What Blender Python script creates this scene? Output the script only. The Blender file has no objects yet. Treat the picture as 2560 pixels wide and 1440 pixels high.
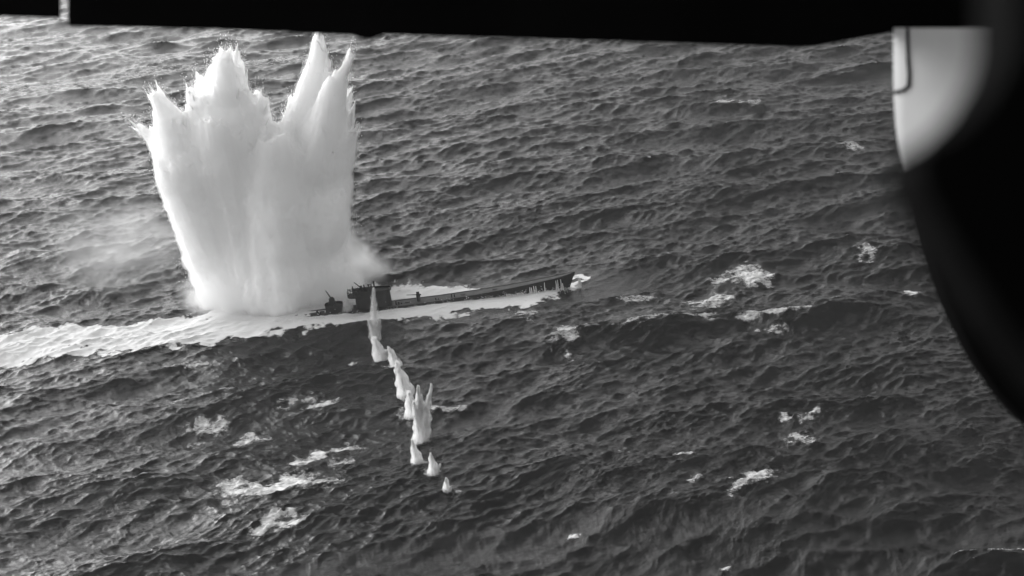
import bpy, math, random
import numpy as np
from mathutils import Matrix, Vector

# ---------------------------------------------------------------- camera
CH = 100.0
DEP = math.radians(23); ROLL = math.radians(6); HF = math.radians(42)
R0 = np.array([1, 0, 0.]); FW = np.array([0, math.cos(DEP), -math.sin(DEP)]); U0 = np.cross(R0, FW)
RT = math.cos(ROLL)*R0 - math.sin(ROLL)*U0
UP = math.sin(ROLL)*R0 + math.cos(ROLL)*U0
FPX = 1280/math.tan(HF/2)
scene = bpy.context.scene
COL = scene.collection
cam_d = bpy.data.cameras.new('camera'); cam = bpy.data.objects.new('camera', cam_d); COL.objects.link(cam)
CM = Matrix(((RT[0], UP[0], -FW[0], 0), (RT[1], UP[1], -FW[1], 0), (RT[2], UP[2], -FW[2], CH), (0, 0, 0, 1)))
cam.matrix_world = CM
cam_d.sensor_width = 36; cam_d.lens = 18/math.tan(HF/2)
cam_d.clip_start = 0.05; cam_d.clip_end = 60000
cam_d.dof.use_dof = True; cam_d.dof.focus_distance = 250; cam_d.dof.aperture_fstop = 6.5
scene.camera = cam
# ---------------------------------------------------------------- light
SUN_EL = math.radians(20); SUN_AZ = math.radians(-56)     # azimuth from +Y, clockwise; negative = to the left
sl = np.array([math.sin(SUN_AZ)*math.cos(SUN_EL), math.cos(SUN_AZ)*math.cos(SUN_EL), math.sin(SUN_EL)])
world = bpy.data.worlds.new('World'); scene.world = world; world.use_nodes = True
nt = world.node_tree; nt.nodes.clear()
sky = nt.nodes.new('ShaderNodeTexSky'); sky.sky_type = 'NISHITA'; sky.sun_disc = False
sky.sun_elevation = SUN_EL; sky.sun_rotation = SUN_AZ
sky.air_density = 1.0; sky.dust_density = 4.0; sky.ozone_density = 1.0
bw = nt.nodes.new('ShaderNodeRGBToBW'); bg = nt.nodes.new('ShaderNodeBackground'); wo = nt.nodes.new('ShaderNodeOutputWorld')
nt.links.new(sky.outputs[0], bw.inputs[0]); nt.links.new(bw.outputs[0], bg.inputs[0]); nt.links.new(bg.outputs[0], wo.inputs[0])
bg.inputs[1].default_value = 0.15
sd = bpy.data.lights.new('sun', 'SUN'); sd.energy = 1.0; sd.angle = math.radians(105); sd.color = (1, 1, 1)
so = bpy.data.objects.new('sun', sd); COL.objects.link(so)
so.rotation_euler = Vector(sl).to_track_quat('Z', 'Y').to_euler()
scene.view_settings.view_transform = 'Standard'; scene.view_settings.look = 'None'
scene.view_settings.exposure = 1.05; scene.view_settings.gamma = 1
scene.cycles.volume_bounces = 14; scene.cycles.max_bounces = 16; scene.cycles.transparent_max_bounces = 24
scene.cycles.volume_step_rate = 2.0; scene.cycles.use_denoising = True

# ---------------------------------------------------------------- helpers
def ray(px, py):
    d = FW*FPX + RT*(px-1280) + UP*(720-py)
    return d/np.linalg.norm(d)
def ground(px, py, z=0.0):                 # a photo pixel on the sea
    d = ray(px, py); t = (z-CH)/d[2]
    return np.array([0, 0, CH]) + d*t
def onplane(px, py, Y):                    # a photo pixel on the upright plane y = Y
    d = ray(px, py); t = Y/d[1]
    return np.array([0, 0, CH]) + d*t
def mesh_np(name, V, Fq, nside=4):
    me = bpy.data.meshes.new(name)
    V = np.asarray(V, np.float32); Fq = np.asarray(Fq, np.int32)
    me.vertices.add(len(V)); me.vertices.foreach_set('co', V.ravel())
    me.loops.add(Fq.size); me.loops.foreach_set('vertex_index', Fq.ravel())
    me.polygons.add(len(Fq)); me.polygons.foreach_set('loop_start', np.arange(len(Fq), dtype=np.int32)*nside)
    me.polygons.foreach_set('loop_total', np.full(len(Fq), nside, np.int32))
    me.update(calc_edges=True)
    return me
def smooth(me):
    me.polygons.foreach_set('use_smooth', np.ones(len(me.polygons), bool)); me.update()
def link(name, me, mat=None, parent=None):
    o = bpy.data.objects.new(name, me); COL.objects.link(o)
    if mat: me.materials.append(mat)
    if parent: o.parent = parent
    return o
def tag(o, label=None, cat=None, group=None, kind=None):
    if label: o['label'] = label
    if cat: o['category'] = cat
    if group: o['group'] = group
    if kind: o['kind'] = kind
    return o
def empty(name, loc=(0, 0, 0)):
    o = bpy.data.objects.new(name, None); COL.objects.link(o); o.location = loc; o.empty_display_size = 0.5
    return o
def attr(me, name, arr):
    a = me.attributes.new(name, 'FLOAT', 'POINT'); a.data.foreach_set('value', np.asarray(arr, np.float32))
def sstep(a, b, x):
    t = np.clip((x-a)/(b-a), 0, 1); return t*t*(3-2*t)

class MB:                                   # collects shapes into one mesh
    def __init__(s): s.v = []; s.f = []
    def add(s, V, F):
        n = len(s.v); s.v += [tuple(map(float, v)) for v in V]; s.f += [tuple(i+n for i in f) for f in F]
    def box(s, c, d, rz=0, taper=1.0, shx=0.0):
        hx, hy, hz = d[0]/2, d[1]/2, d[2]/2; V = []
        for z, k in ((-hz, 1), (hz, taper)):
            for x, y in ((-hx, -hy), (hx, -hy), (hx, hy), (-hx, hy)):
                x2, y2 = x*k + (shx if z > 0 else 0), y*k
                V.append((c[0]+x2*math.cos(rz)-y2*math.sin(rz), c[1]+x2*math.sin(rz)+y2*math.cos(rz), c[2]+z))
        s.add(V, [(3, 2, 1, 0), (4, 5, 6, 7), (0, 1, 5, 4), (1, 2, 6, 5), (2, 3, 7, 6), (3, 0, 4, 7)])
    def tube(s, a, b, r, r2=None, n=8):
        a = Vector(a); b = Vector(b); r2 = r if r2 is None else r2
        q = (b-a).to_track_quat('Z', 'Y'); V = []
        for p, rr in ((a, r), (b, r2)):
            for i in range(n):
                t = 2*math.pi*i/n; V.append(p+q @ Vector((rr*math.cos(t), rr*math.sin(t), 0)))
        F = [(i, (i+1) % n, n+(i+1) % n, n+i) for i in range(n)] + [tuple(range(n))[::-1], tuple(range(n, 2*n))]
        s.add(V, F)
    def prism(s, outline, z0, z1, k=1.0, dx=0.0):  # outline xy, extruded up
        n = len(outline)
        V = [(x, y, z0) for x, y in outline] + [(x*k+dx, y*k, z1) for x, y in outline]
        F = [(i, (i+1) % n, n+(i+1) % n, n+i) for i in range(n)] + [tuple(range(n))[::-1], tuple(range(n, 2*n))]
        s.add(V, F)
    def build(s, name, mat, parent=None, bevel=0.0, sm=False):
        me = bpy.data.meshes.new(name); me.from_pydata(s.v, [], s.f); me.update()
        if sm: smooth(me)
        o = link(name, me, mat, parent)
        if bevel:
            m = o.modifiers.new('bevel', 'BEVEL'); m.width = bevel; m.segments = 2
        return o

# ---------------------------------------------------------------- materials (the photograph is black and white, so are these)
def new_mat(name):
    m = bpy.data.materials.new(name); m.use_nodes = True; t = m.node_tree; t.nodes.clear()
    out = t.nodes.new('ShaderNodeOutputMaterial'); return m, t, out
def N(t, typ, **kw):
    n = t.nodes.new(typ)
    for k, v in kw.items():
        if k.startswith('in_'): n.inputs[int(k[3:]) if k[3:].isdigit() else k[3:]].default_value = v
        else: setattr(n, k, v)
    return n
def paint(name, lo, hi, scale=1.5, rough=0.6, metallic=0.0):
    m, t, out = new_mat(name)
    tc = N(t, 'ShaderNodeTexCoord'); nz = N(t, 'ShaderNodeTexNoise'); nz.inputs['Scale'].default_value = scale
    nz.inputs['Detail'].default_value = 6
    rp = N(t, 'ShaderNodeValToRGB'); rp.color_ramp.elements[0].position = 0.35; rp.color_ramp.elements[1].position = 0.68
    rp.color_ramp.elements[0].color = (lo, lo, lo, 1); rp.color_ramp.elements[1].color = (hi, hi, hi, 1)
    b = N(t, 'ShaderNodeBsdfPrincipled'); b.inputs['Roughness'].default_value = rough; b.inputs['Metallic'].default_value = metallic
    bp = N(t, 'ShaderNodeBump'); bp.inputs['Strength'].default_value = 0.25; bp.inputs['Distance'].default_value = 0.02
    t.links.new(tc.outputs['Object'], nz.inputs['Vector']); t.links.new(nz.outputs[0], rp.inputs[0])
    t.links.new(rp.outputs[0], b.inputs['Base Color']); t.links.new(nz.outputs[0], bp.inputs['Height'])
    t.links.new(bp.outputs[0], b.inputs['Normal']); t.links.new(b.outputs[0], out.inputs[0])
    return m
M_HULL = paint('hull_dark', 0.004, 0.012, 1.2, 0.7)
M_DECK = paint('deck_wet', 0.02, 0.045, 0.9, 0.75)
M_GUN = paint('gun_dark', 0.004, 0.010, 3, 0.6)
M_BLACK = paint('cabin_black', 0.006, 0.010, 4, 0.9)  # cabin paint, also stands for shade on the lower rim and near plate
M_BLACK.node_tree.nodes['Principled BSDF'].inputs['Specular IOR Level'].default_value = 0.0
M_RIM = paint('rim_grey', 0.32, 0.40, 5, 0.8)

def sea_material():
    m, t, out = new_mat('sea_water')
    tc = N(t, 'ShaderNodeTexCoord'); geo = tc.outputs['Object']
    mp = N(t, 'ShaderNodeMapping'); mp.inputs['Rotation'].default_value = (0, 0, math.radians(-3)); mp.inputs['Scale'].default_value = (0.42, 1.0, 1.0)
    t.links.new(geo, mp.inputs[0])
    n1 = N(t, 'ShaderNodeTexNoise'); n1.inputs['Scale'].default_value = 2.4; n1.inputs['Detail'].default_value = 5; n1.inputs['Roughness'].default_value = 0.62
    n1.inputs['Distortion'].default_value = 0.4
    t.links.new(mp.outputs[0], n1.inputs[0])
    bp = N(t, 'ShaderNodeBump'); bp.inputs['Strength'].default_value = 1.0; bp.inputs['Distance'].default_value = SEA_BUMP
    t.links.new(n1.outputs[0], bp.inputs['Height'])
    n3 = N(t, 'ShaderNodeTexNoise'); n3.inputs['Scale'].default_value = 0.035; n3.inputs['Detail'].default_value = 3; t.links.new(mp.outputs[0], n3.inputs[0])
    m3 = N(t, 'ShaderNodeMapRange'); m3.inputs[1].default_value = 0.35; m3.inputs[2].default_value = 0.65; m3.inputs[3].default_value = SEA_BUMP*0.45; m3.inputs[4].default_value = SEA_BUMP*1.35
    t.links.new(n3.outputs[0], m3.inputs[0]); t.links.new(m3.outputs[0], bp.inputs['Distance'])
    b = N(t, 'ShaderNodeBsdfPrincipled'); b.inputs['Base Color'].default_value = (SEA_BASE, SEA_BASE, SEA_BASE, 1)
    b.inputs['Roughness'].default_value = 0.22; b.inputs['IOR'].default_value = 1.333
    t.links.new(bp.outputs[0], b.inputs['Normal'])
    # foam of the breaking crests, from the folding of the waves
    at = N(t, 'ShaderNodeAttribute', attribute_name='foam')
    n2 = N(t, 'ShaderNodeTexNoise'); n2.inputs['Scale'].default_value = 1.3; n2.inputs['Detail'].default_value = 8; n2.inputs['Roughness'].default_value = 0.7
    t.links.new(mp.outputs[0], n2.inputs[0])
    ad = N(t, 'ShaderNodeMath', operation='ADD'); t.links.new(at.outputs['Fac'], ad.inputs[0]); t.links.new(n2.outputs[0], ad.inputs[1])
    mr = N(t, 'ShaderNodeMapRange'); mr.inputs[1].default_value = 0.82; mr.inputs[2].default_value = 1.25
    t.links.new(ad.outputs[0], mr.inputs[0])
    fb = N(t, 'ShaderNodeBsdfDiffuse'); fb.inputs[0].default_value = (0.75, 0.75, 0.75, 1)
    mx = N(t, 'ShaderNodeMixShader'); t.links.new(mr.outputs[0], mx.inputs[0]); t.links.new(b.outputs[0], mx.inputs[1]); t.links.new(fb.outputs[0], mx.inputs[2])
    t.links.new(mx.outputs[0], out.inputs[0])
    return m
SEA_BUMP = 0.17; SEA_BASE = 0.002

def foam_material(name, scale=1.6, col=0.47, lo=0.35, hi=0.75, gain=1.0, top=1.0):
    m, t, out = new_mat(name)
    tc = N(t, 'ShaderNodeTexCoord')
    mp = N(t, 'ShaderNodeMapping'); mp.inputs['Scale'].default_value = (0.6, 1, 1); t.links.new(tc.outputs['Object'], mp.inputs[0])
    nz = N(t, 'ShaderNodeTexNoise'); nz.inputs['Scale'].default_value = scale; nz.inputs['Detail'].default_value = 9; nz.inputs['Roughness'].default_value = 0.72
    t.links.new(mp.outputs[0], nz.inputs[0])
    at = N(t, 'ShaderNodeAttribute', attribute_name='cover')
    n0 = N(t, 'ShaderNodeTexNoise'); n0.inputs['Scale'].default_value = scale*0.28; n0.inputs['Detail'].default_value = 3
    t.links.new(mp.outputs[0], n0.inputs[0])
    av = N(t, 'ShaderNodeMath', operation='ADD'); t.links.new(nz.outputs[0], av.inputs[0]); t.links.new(n0.outputs[0], av.inputs[1])
    sb = N(t, 'ShaderNodeMath', operation='MULTIPLY_ADD'); t.links.new(av.outputs[0], sb.inputs[0]); sb.inputs[1].default_value = gain; sb.inputs[2].default_value = -gain
    ad = N(t, 'ShaderNodeMath', operation='ADD'); t.links.new(at.outputs['Fac'], ad.inputs[0]); t.links.new(sb.outputs[0], ad.inputs[1])
    mr = N(t, 'ShaderNodeMapRange'); mr.inputs[1].default_value = lo; mr.inputs[2].default_value = hi; mr.inputs[4].default_value = top
    mz = N(t, 'ShaderNodeMath', operation='MULTIPLY'); m9 = N(t, 'ShaderNodeMapRange'); m9.inputs[1].default_value = 0.02; m9.inputs[2].default_value = 0.2
    t.links.new(at.outputs['Fac'], m9.inputs[0]); t.links.new(ad.outputs[0], mr.inputs[0]); t.links.new(mr.outputs[0], mz.inputs[0]); t.links.new(m9.outputs[0], mz.inputs[1])
    bp = N(t, 'ShaderNodeBump'); bp.inputs['Strength'].default_value = 0.6; bp.inputs['Distance'].default_value = 0.15; t.links.new(nz.outputs[0], bp.inputs['Height'])
    d = N(t, 'ShaderNodeBsdfDiffuse'); d.inputs[0].default_value = (col, col, col, 1); t.links.new(bp.outputs[0], d.inputs['Normal'])
    tr = N(t, 'ShaderNodeBsdfTransparent')
    mx = N(t, 'ShaderNodeMixShader'); t.links.new(mz.outputs[0], mx.inputs[0]); t.links.new(tr.outputs[0], mx.inputs[1]); t.links.new(d.outputs[0], mx.inputs[2])
    t.links.new(mx.outputs[0], out.inputs[0])
    return m
M_WAKE = foam_material('wake_foam', 1.2, lo=0.12, hi=0.5, gain=1.0, col=0.66)
M_FOAM = foam_material('lacy_foam', 3.2, lo=0.24, hi=1.15, gain=1.6, col=0.68)

def spray_material():
    m, t, out = new_mat('spray_water')
    d = N(t, 'ShaderNodeBsdfDiffuse'); d.inputs[0].default_value = (0.92, 0.92, 0.92, 1)
    tl = N(t, 'ShaderNodeBsdfTranslucent'); tl.inputs[0].default_value = (0.92, 0.92, 0.92, 1)
    mx = N(t, 'ShaderNodeMixShader'); mx.inputs[0].default_value = 0.45
    t.links.new(d.outputs[0], mx.inputs[1]); t.links.new(tl.outputs[0], mx.inputs[2]); t.links.new(mx.outputs[0], out.inputs[0])
    return m
M_SPRAY = spray_material()
def sss_material():
    m, t, out = new_mat('dense_spray')
    b = N(t, 'ShaderNodeBsdfPrincipled'); b.inputs['Base Color'].default_value = (0.97, 0.97, 0.97, 1)
    b.inputs['Roughness'].default_value = 1.0; b.inputs['Specular IOR Level'].default_value = 0.0
    b.inputs['Subsurface Weight'].default_value = 1.0; b.inputs['Subsurface Radius'].default_value = (1, 1, 1); b.inputs['Subsurface Scale'].default_value = 5.0
    t.links.new(b.outputs[0], out.inputs[0]); return m
M_CORE = sss_material()
M_WHITE, _t, _o = new_mat('thin_spray'); _d = N(_t, 'ShaderNodeBsdfDiffuse'); _d.inputs[0].default_value = (0.96, 0.96, 0.96, 1); _t.links.new(_d.outputs[0], _o.inputs[0])
def hvol(name, dens):
    m, t, out = new_mat(name); pv = N(t, 'ShaderNodeVolumePrincipled'); pv.inputs['Color'].default_value = (1, 1, 1, 1)
    pv.inputs['Density'].default_value = dens; t.links.new(pv.outputs[0], out.inputs[1]); return m
M_PVOL = hvol('plume_spray', 0.9); M_VEIL = hvol('plume_veil', 0.30)

# ---------------------------------------------------------------- the sea: waves from a directional spectrum
rng = np.random.default_rng(7)
WDIR = math.radians(-90+3)                       # the waves run towards the viewer
def wave_tile(n, L, lmin, lmax, lpeak, rms, spread, seed, choppy):
    r = np.random.default_rng(seed)
    k1 = np.fft.fftfreq(n, 1/n)*2*np.pi/L
    kx, ky = np.meshgrid(k1, k1); k = np.hypot(kx, ky); k[0, 0] = 1
    lam = 2*np.pi/k
    c = (kx*math.cos(WDIR)+ky*math.sin(WDIR))/k
    S = np.exp(-1.25*(lam/lpeak)**-0.0*0)*np.exp(-(k*lpeak/6.2832)**-2)/k**3.7
    S *= np.where(c > 0, np.abs(c)**spread, 0.12*np.abs(c)**spread)
    S *= sstep(lmin*0.8, lmin*1.2, lam)*(1-sstep(lmax*0.85, lmax*1.15, lam)); S[0, 0] = 0
    h = np.sqrt(S)*(r.normal(size=(n, n))+1j*r.normal(size=(n, n)))
    Hh = np.fft.ifft2(h).real; sc = rms/Hh.std()
    Dx = np.fft.ifft2(1j*kx/k*h).real*sc*choppy; Dy = np.fft.ifft2(1j*ky/k*h).real*sc*choppy
    Hh = Hh*sc
    d = L/n
    jac = (1+(np.roll(Dx, -1, 1)-np.roll(Dx, 1, 1))/(2*d))*(1+(np.roll(Dy, -1, 0)-np.roll(Dy, 1, 0))/(2*d)) - ((np.roll(Dx, -1, 0)-np.roll(Dx, 1, 0))/(2*d))**2
    return dict(L=L, n=n, a=np.stack([Dx, Dy, Hh, jac], -1).astype(np.float32))
def samp(T, x, y, ch=slice(None), rot=0.0):
    if rot:
        x, y = x*math.cos(rot)+y*math.sin(rot), -x*math.sin(rot)+y*math.cos(rot)
    n = T['n']; u = (x/T['L']*n) % n; v = (y/T['L']*n) % n
    i = u.astype(int); j = v.astype(int); fu = (u-i)[..., None]; fv = (v-j)[..., None]; i %= n; j %= n
    i2 = (i+1) % n; j2 = (j+1) % n; a = T['a']
    return (a[j, i]*(1-fu)+a[j, i2]*fu)*(1-fv)+(a[j2, i]*(1-fu)+a[j2, i2]*fu)*fv
TA = wave_tile(1024, 613.0, 7.0, 120, 34, 0.58, 5.0, 11, 1.1)
TB = wave_tile(1024, 211.0, 1.2, 7.0, 6, 0.15, 2.8, 12, 1.0)
TC = wave_tile(1024, 67.0, 0.35, 1.2, 3, 0.030, 1.4, 13, 0.8)
TN = wave_tile(512, 60.0, 0.5, 40, 12, 1.0, 0.0, 14, 0.0)        # plain fractal noise for ragged edges
def noise2(x, y): return samp(TN, x, y)[..., 2]

# long steep wave fronts one can pick out in the photograph: a polyline on the sea, height, length of the front
RIDGES = [([(1330, 842), (1500, 830), (1800, 812), (2030, 796), (2300, 765)], 0.95, 3.6),
          ([(-60, 1035), (120, 985), (330, 935), (560, 905), (740, 858)], 0.8, 3.2),
          ([(100, 1105), (240, 1078), (420, 1078), (560, 1062)], 0.6, 2.6),
          ([(1470, 1302), (1600, 1272), (1760, 1258), (1950, 1262), (2200, 1250), (2450, 1225)], 1.0, 4.0),
          ([(1760, 725), (1860, 706), (1960, 692)], 0.6, 2.6),
          ([(2130, 690), (2300, 668), (2420, 655)], 0.7, 3.0),
          ([(1075, 1024), (1170, 1010), (1290, 990)], 0.5, 2.0),
          ([(1640, 280), (1790, 270), (1930, 252)], 0.8, 4.0),
          ([(1750, 400), (1900, 385), (2180, 372)], 0.7, 4.5),
          ([(1830, 1145), (2000, 1130), (2200, 1105), (2420, 1080)], 0.7, 3.2),
          ([(1250, 1085), (1500, 1040), (1700, 1000)], 0.5, 3.0)]
RID = [(np.array([ground(*p)[:2] for p in pts]), a, w) for pts, a, w in RIDGES]
def ridge(x, y):
    z = np.zeros_like(x)
    for P, a, w in RID:
        # distance along y from the crest, faded at both ends
        m = (x > P[0, 0]-12) & (x < P[-1, 0]+12)
        if not m.any(): continue
        xm = x[m]; yc = np.interp(xm, P[:, 0], P[:, 1]) + 0.8*np.sin(xm*0.31+a*9)+0.4*np.sin(xm*0.83)
        dy = y[m]-yc
        e = sstep(P[0, 0]-12, P[0, 0]+14, xm)*(1-sstep(P[-1, 0]-14, P[-1, 0]+12, xm))
        prof = np.where(dy < 0, np.exp(-(dy/w)**2), np.exp(-np.abs(dy)/(w*2.6)))
        z[m] += 1.3*a*e*prof
    return z
def disp(x, y):
    r = np.hypot(x, y)
    A = samp(TA, x+31, y+57); B = samp(TB, x, y, rot=0.07); C = samp(TC, x, y, rot=-0.11)
    wa = (1-sstep(3000, 9000, r))[..., None]; wb = (1-sstep(800, 1800, r))[..., None]; wc = (1-sstep(260, 480, r))[..., None]
    D = A[..., :3]*wa + B[..., :3]*wb + C[..., :3]*wc
    D[..., 2] += ridge(x, y)
    dh = np.hypot(np.maximum(np.abs(x+16)-30, 0)*0.6, y-232.6)
    calm = 0.22+0.78*sstep(3, 13, dh)
    D[..., 2] *= calm
    fold = (1-A[..., 3])*wa[..., 0]*1.2 + (1-B[..., 3])*wb[..., 0]*0.55
    return D, fold

def build_sea():
    # rings around the point below the aircraft: fine where the photograph looks, reaching the horizon
    dep = np.concatenate([np.radians(np.linspace(42, 33, 90, endpoint=False)), np.radians(np.linspace(33, 7.0, 900, endpoint=False)),
                          np.radians(np.geomspace(7.0, 0.15, 200))])
    r = CH/np.tan(dep)
    az = np.concatenate([np.radians(np.linspace(-60, -30, 160, endpoint=False)), np.radians(np.linspace(-30, 30, 1400, endpoint=False)), np.radians(np.linspace(30, 60, 161))])
    Rr, Az = np.meshgrid(r, az, indexing='ij')
    x = Rr*np.sin(Az); y = Rr*np.cos(Az)
    D, fold = disp(x, y)
    V = np.stack([x+D[..., 0], y+D[..., 1], D[..., 2]], -1)
    nr, na = x.shape
    idx = np.arange(nr*na).reshape(nr, na)
    F = np.stack([idx[:-1, :-1], idx[:-1, 1:], idx[1:, 1:], idx[1:, :-1]], -1).reshape(-1, 4)[:, ::-1]
    me = mesh_np('sea', V.reshape(-1, 3), F); smooth(me)
    attr(me, 'foam', np.clip((fold-0.62)*1.6, 0, 1).ravel())
    return tag(link('sea', me, sea_material()), kind='structure')
build_sea()
# the rest of the ocean, all round
def build_ocean_floor():
    n = 96; V = []; rs = [0, 60, 200, 1000, 8000, 45000]
    V = [(0, 0, -2.5)] + [(rr*math.cos(2*math.pi*i/n), rr*math.sin(2*math.pi*i/n), -2.5) for rr in rs[1:] for i in range(n)]
    F = [(0, 1+i, 1+(i+1) % n) for i in range(n)]
    me = bpy.data.meshes.new('water')
    for q in range(len(rs)-2):
        F += [(1+q*n+i, 1+(q+1)*n+i, 1+(q+1)*n+(i+1) % n, 1+q*n+(i+1) % n) for i in range(n)]
    me.from_pydata(V, [], F); me.update()
    return tag(link('water', me, bpy.data.materials['sea_water']), kind='structure')
build_ocean_floor()

# ---------------------------------------------------------------- foam sheets lying on the water
def poly_sdf(P, x, y):                              # signed distance, positive inside
    d = np.full(x.shape, 1e9); inside = np.zeros(x.shape, bool); n = len(P)
    for i in range(n):
        a = P[i]; b = P[(i+1) % n]; ab = b-a
        t = np.clip(((x-a[0])*ab[0]+(y-a[1])*ab[1])/(ab@ab+1e-9), 0, 1)
        d = np.minimum(d, np.hypot(x-a[0]-t*ab[0], y-a[1]-t*ab[1]))
        c = ((a[1] > y) != (b[1] > y)) & (x < (b[0]-a[0])*(y-a[1])/(b[1]-a[1]+1e-12)+a[0])
        inside ^= c
    return np.where(inside, d, -d)
def foam_sheet(name, pts, mat, edge=1.0, rag=0.6, lift=0.07, res=0.22, holes=(), lump=0.0, dens=1.0, parent=None, full=0.45, fuzz=0.0):
    P = np.array([ground(*p)[:2] for p in pts])
    lo = P.min(0)-1.5*edge-rag; hi = P.max(0)+1.5*edge+rag
    nx = max(6, int((hi[0]-lo[0])/res)); ny = max(6, int((hi[1]-lo[1])/res))
    x, y = np.meshgrid(np.linspace(lo[0], hi[0], nx), np.linspace(lo[1], hi[1], ny))
    sd = poly_sdf(P, x, y) + rag*noise2(x*1.7+9, y*1.7)
    for hp in holes:
        H = np.array([ground(*p)[:2] for p in hp]); sd = np.minimum(sd, -poly_sdf(H, x, y)+rag*0.5*noise2(x*2.3, y*2.3))
    cover = sstep(-edge, edge, sd)*dens
    D, _ = disp(x, y)
    V = np.stack([x+D[..., 0], y+D[..., 1], D[..., 2]+lift+lump*cover*(0.5+0.5*noise2(x*2.1, y*2.1))], -1)
    idx = np.arange(nx*ny).reshape(ny, nx)
    F = np.stack([idx[:-1, :-1], idx[:-1, 1:], idx[1:, 1:], idx[1:, :-1]], -1).reshape(-1, 4)
    keep = (cover.ravel()[F] > 0.02).any(1); F = F[keep]
    used, inv = np.unique(F, return_inverse=True); F = inv.reshape(-1, 4)
    Vu = V.reshape(-1, 3)[used]; org = Vu.mean(0); org[2] = 0
    me = mesh_np(name, Vu-org, F); smooth(me)
    attr(me, 'cover', cover.ravel()[used])
    o = link(name, me, mat, parent); o.location = org
    return o

wake = foam_sheet('wake', [(-150, 850), (0, 843), (130, 829), (300, 815), (450, 800), (520, 790), (560, 776), (600, 764), (640, 752), (760, 742), (840, 732), (900, 718), (985, 706), (1070, 704), (1120, 716),
                           (1180, 720), (1230, 722), (1300, 735), (1330, 732), (1400, 715), (1440, 700), (1452, 716), (1436, 726), (1408, 724), (1372, 750), (1345, 757), (1290, 768), (1210, 774), (1180, 780), (1110, 792), (1050, 802), (960, 808),
                           (880, 814), (800, 824), (700, 836), (560, 852), (480, 868), (330, 888), (150, 895), (0, 905), (-150, 915)],
                  M_WAKE, edge=1.9, rag=0.9, lift=0.08, res=0.25, lump=0.06, dens=1.0)
tag(wake, 'broad white foaming wake streaming along and behind the submarine', 'wake')

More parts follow.
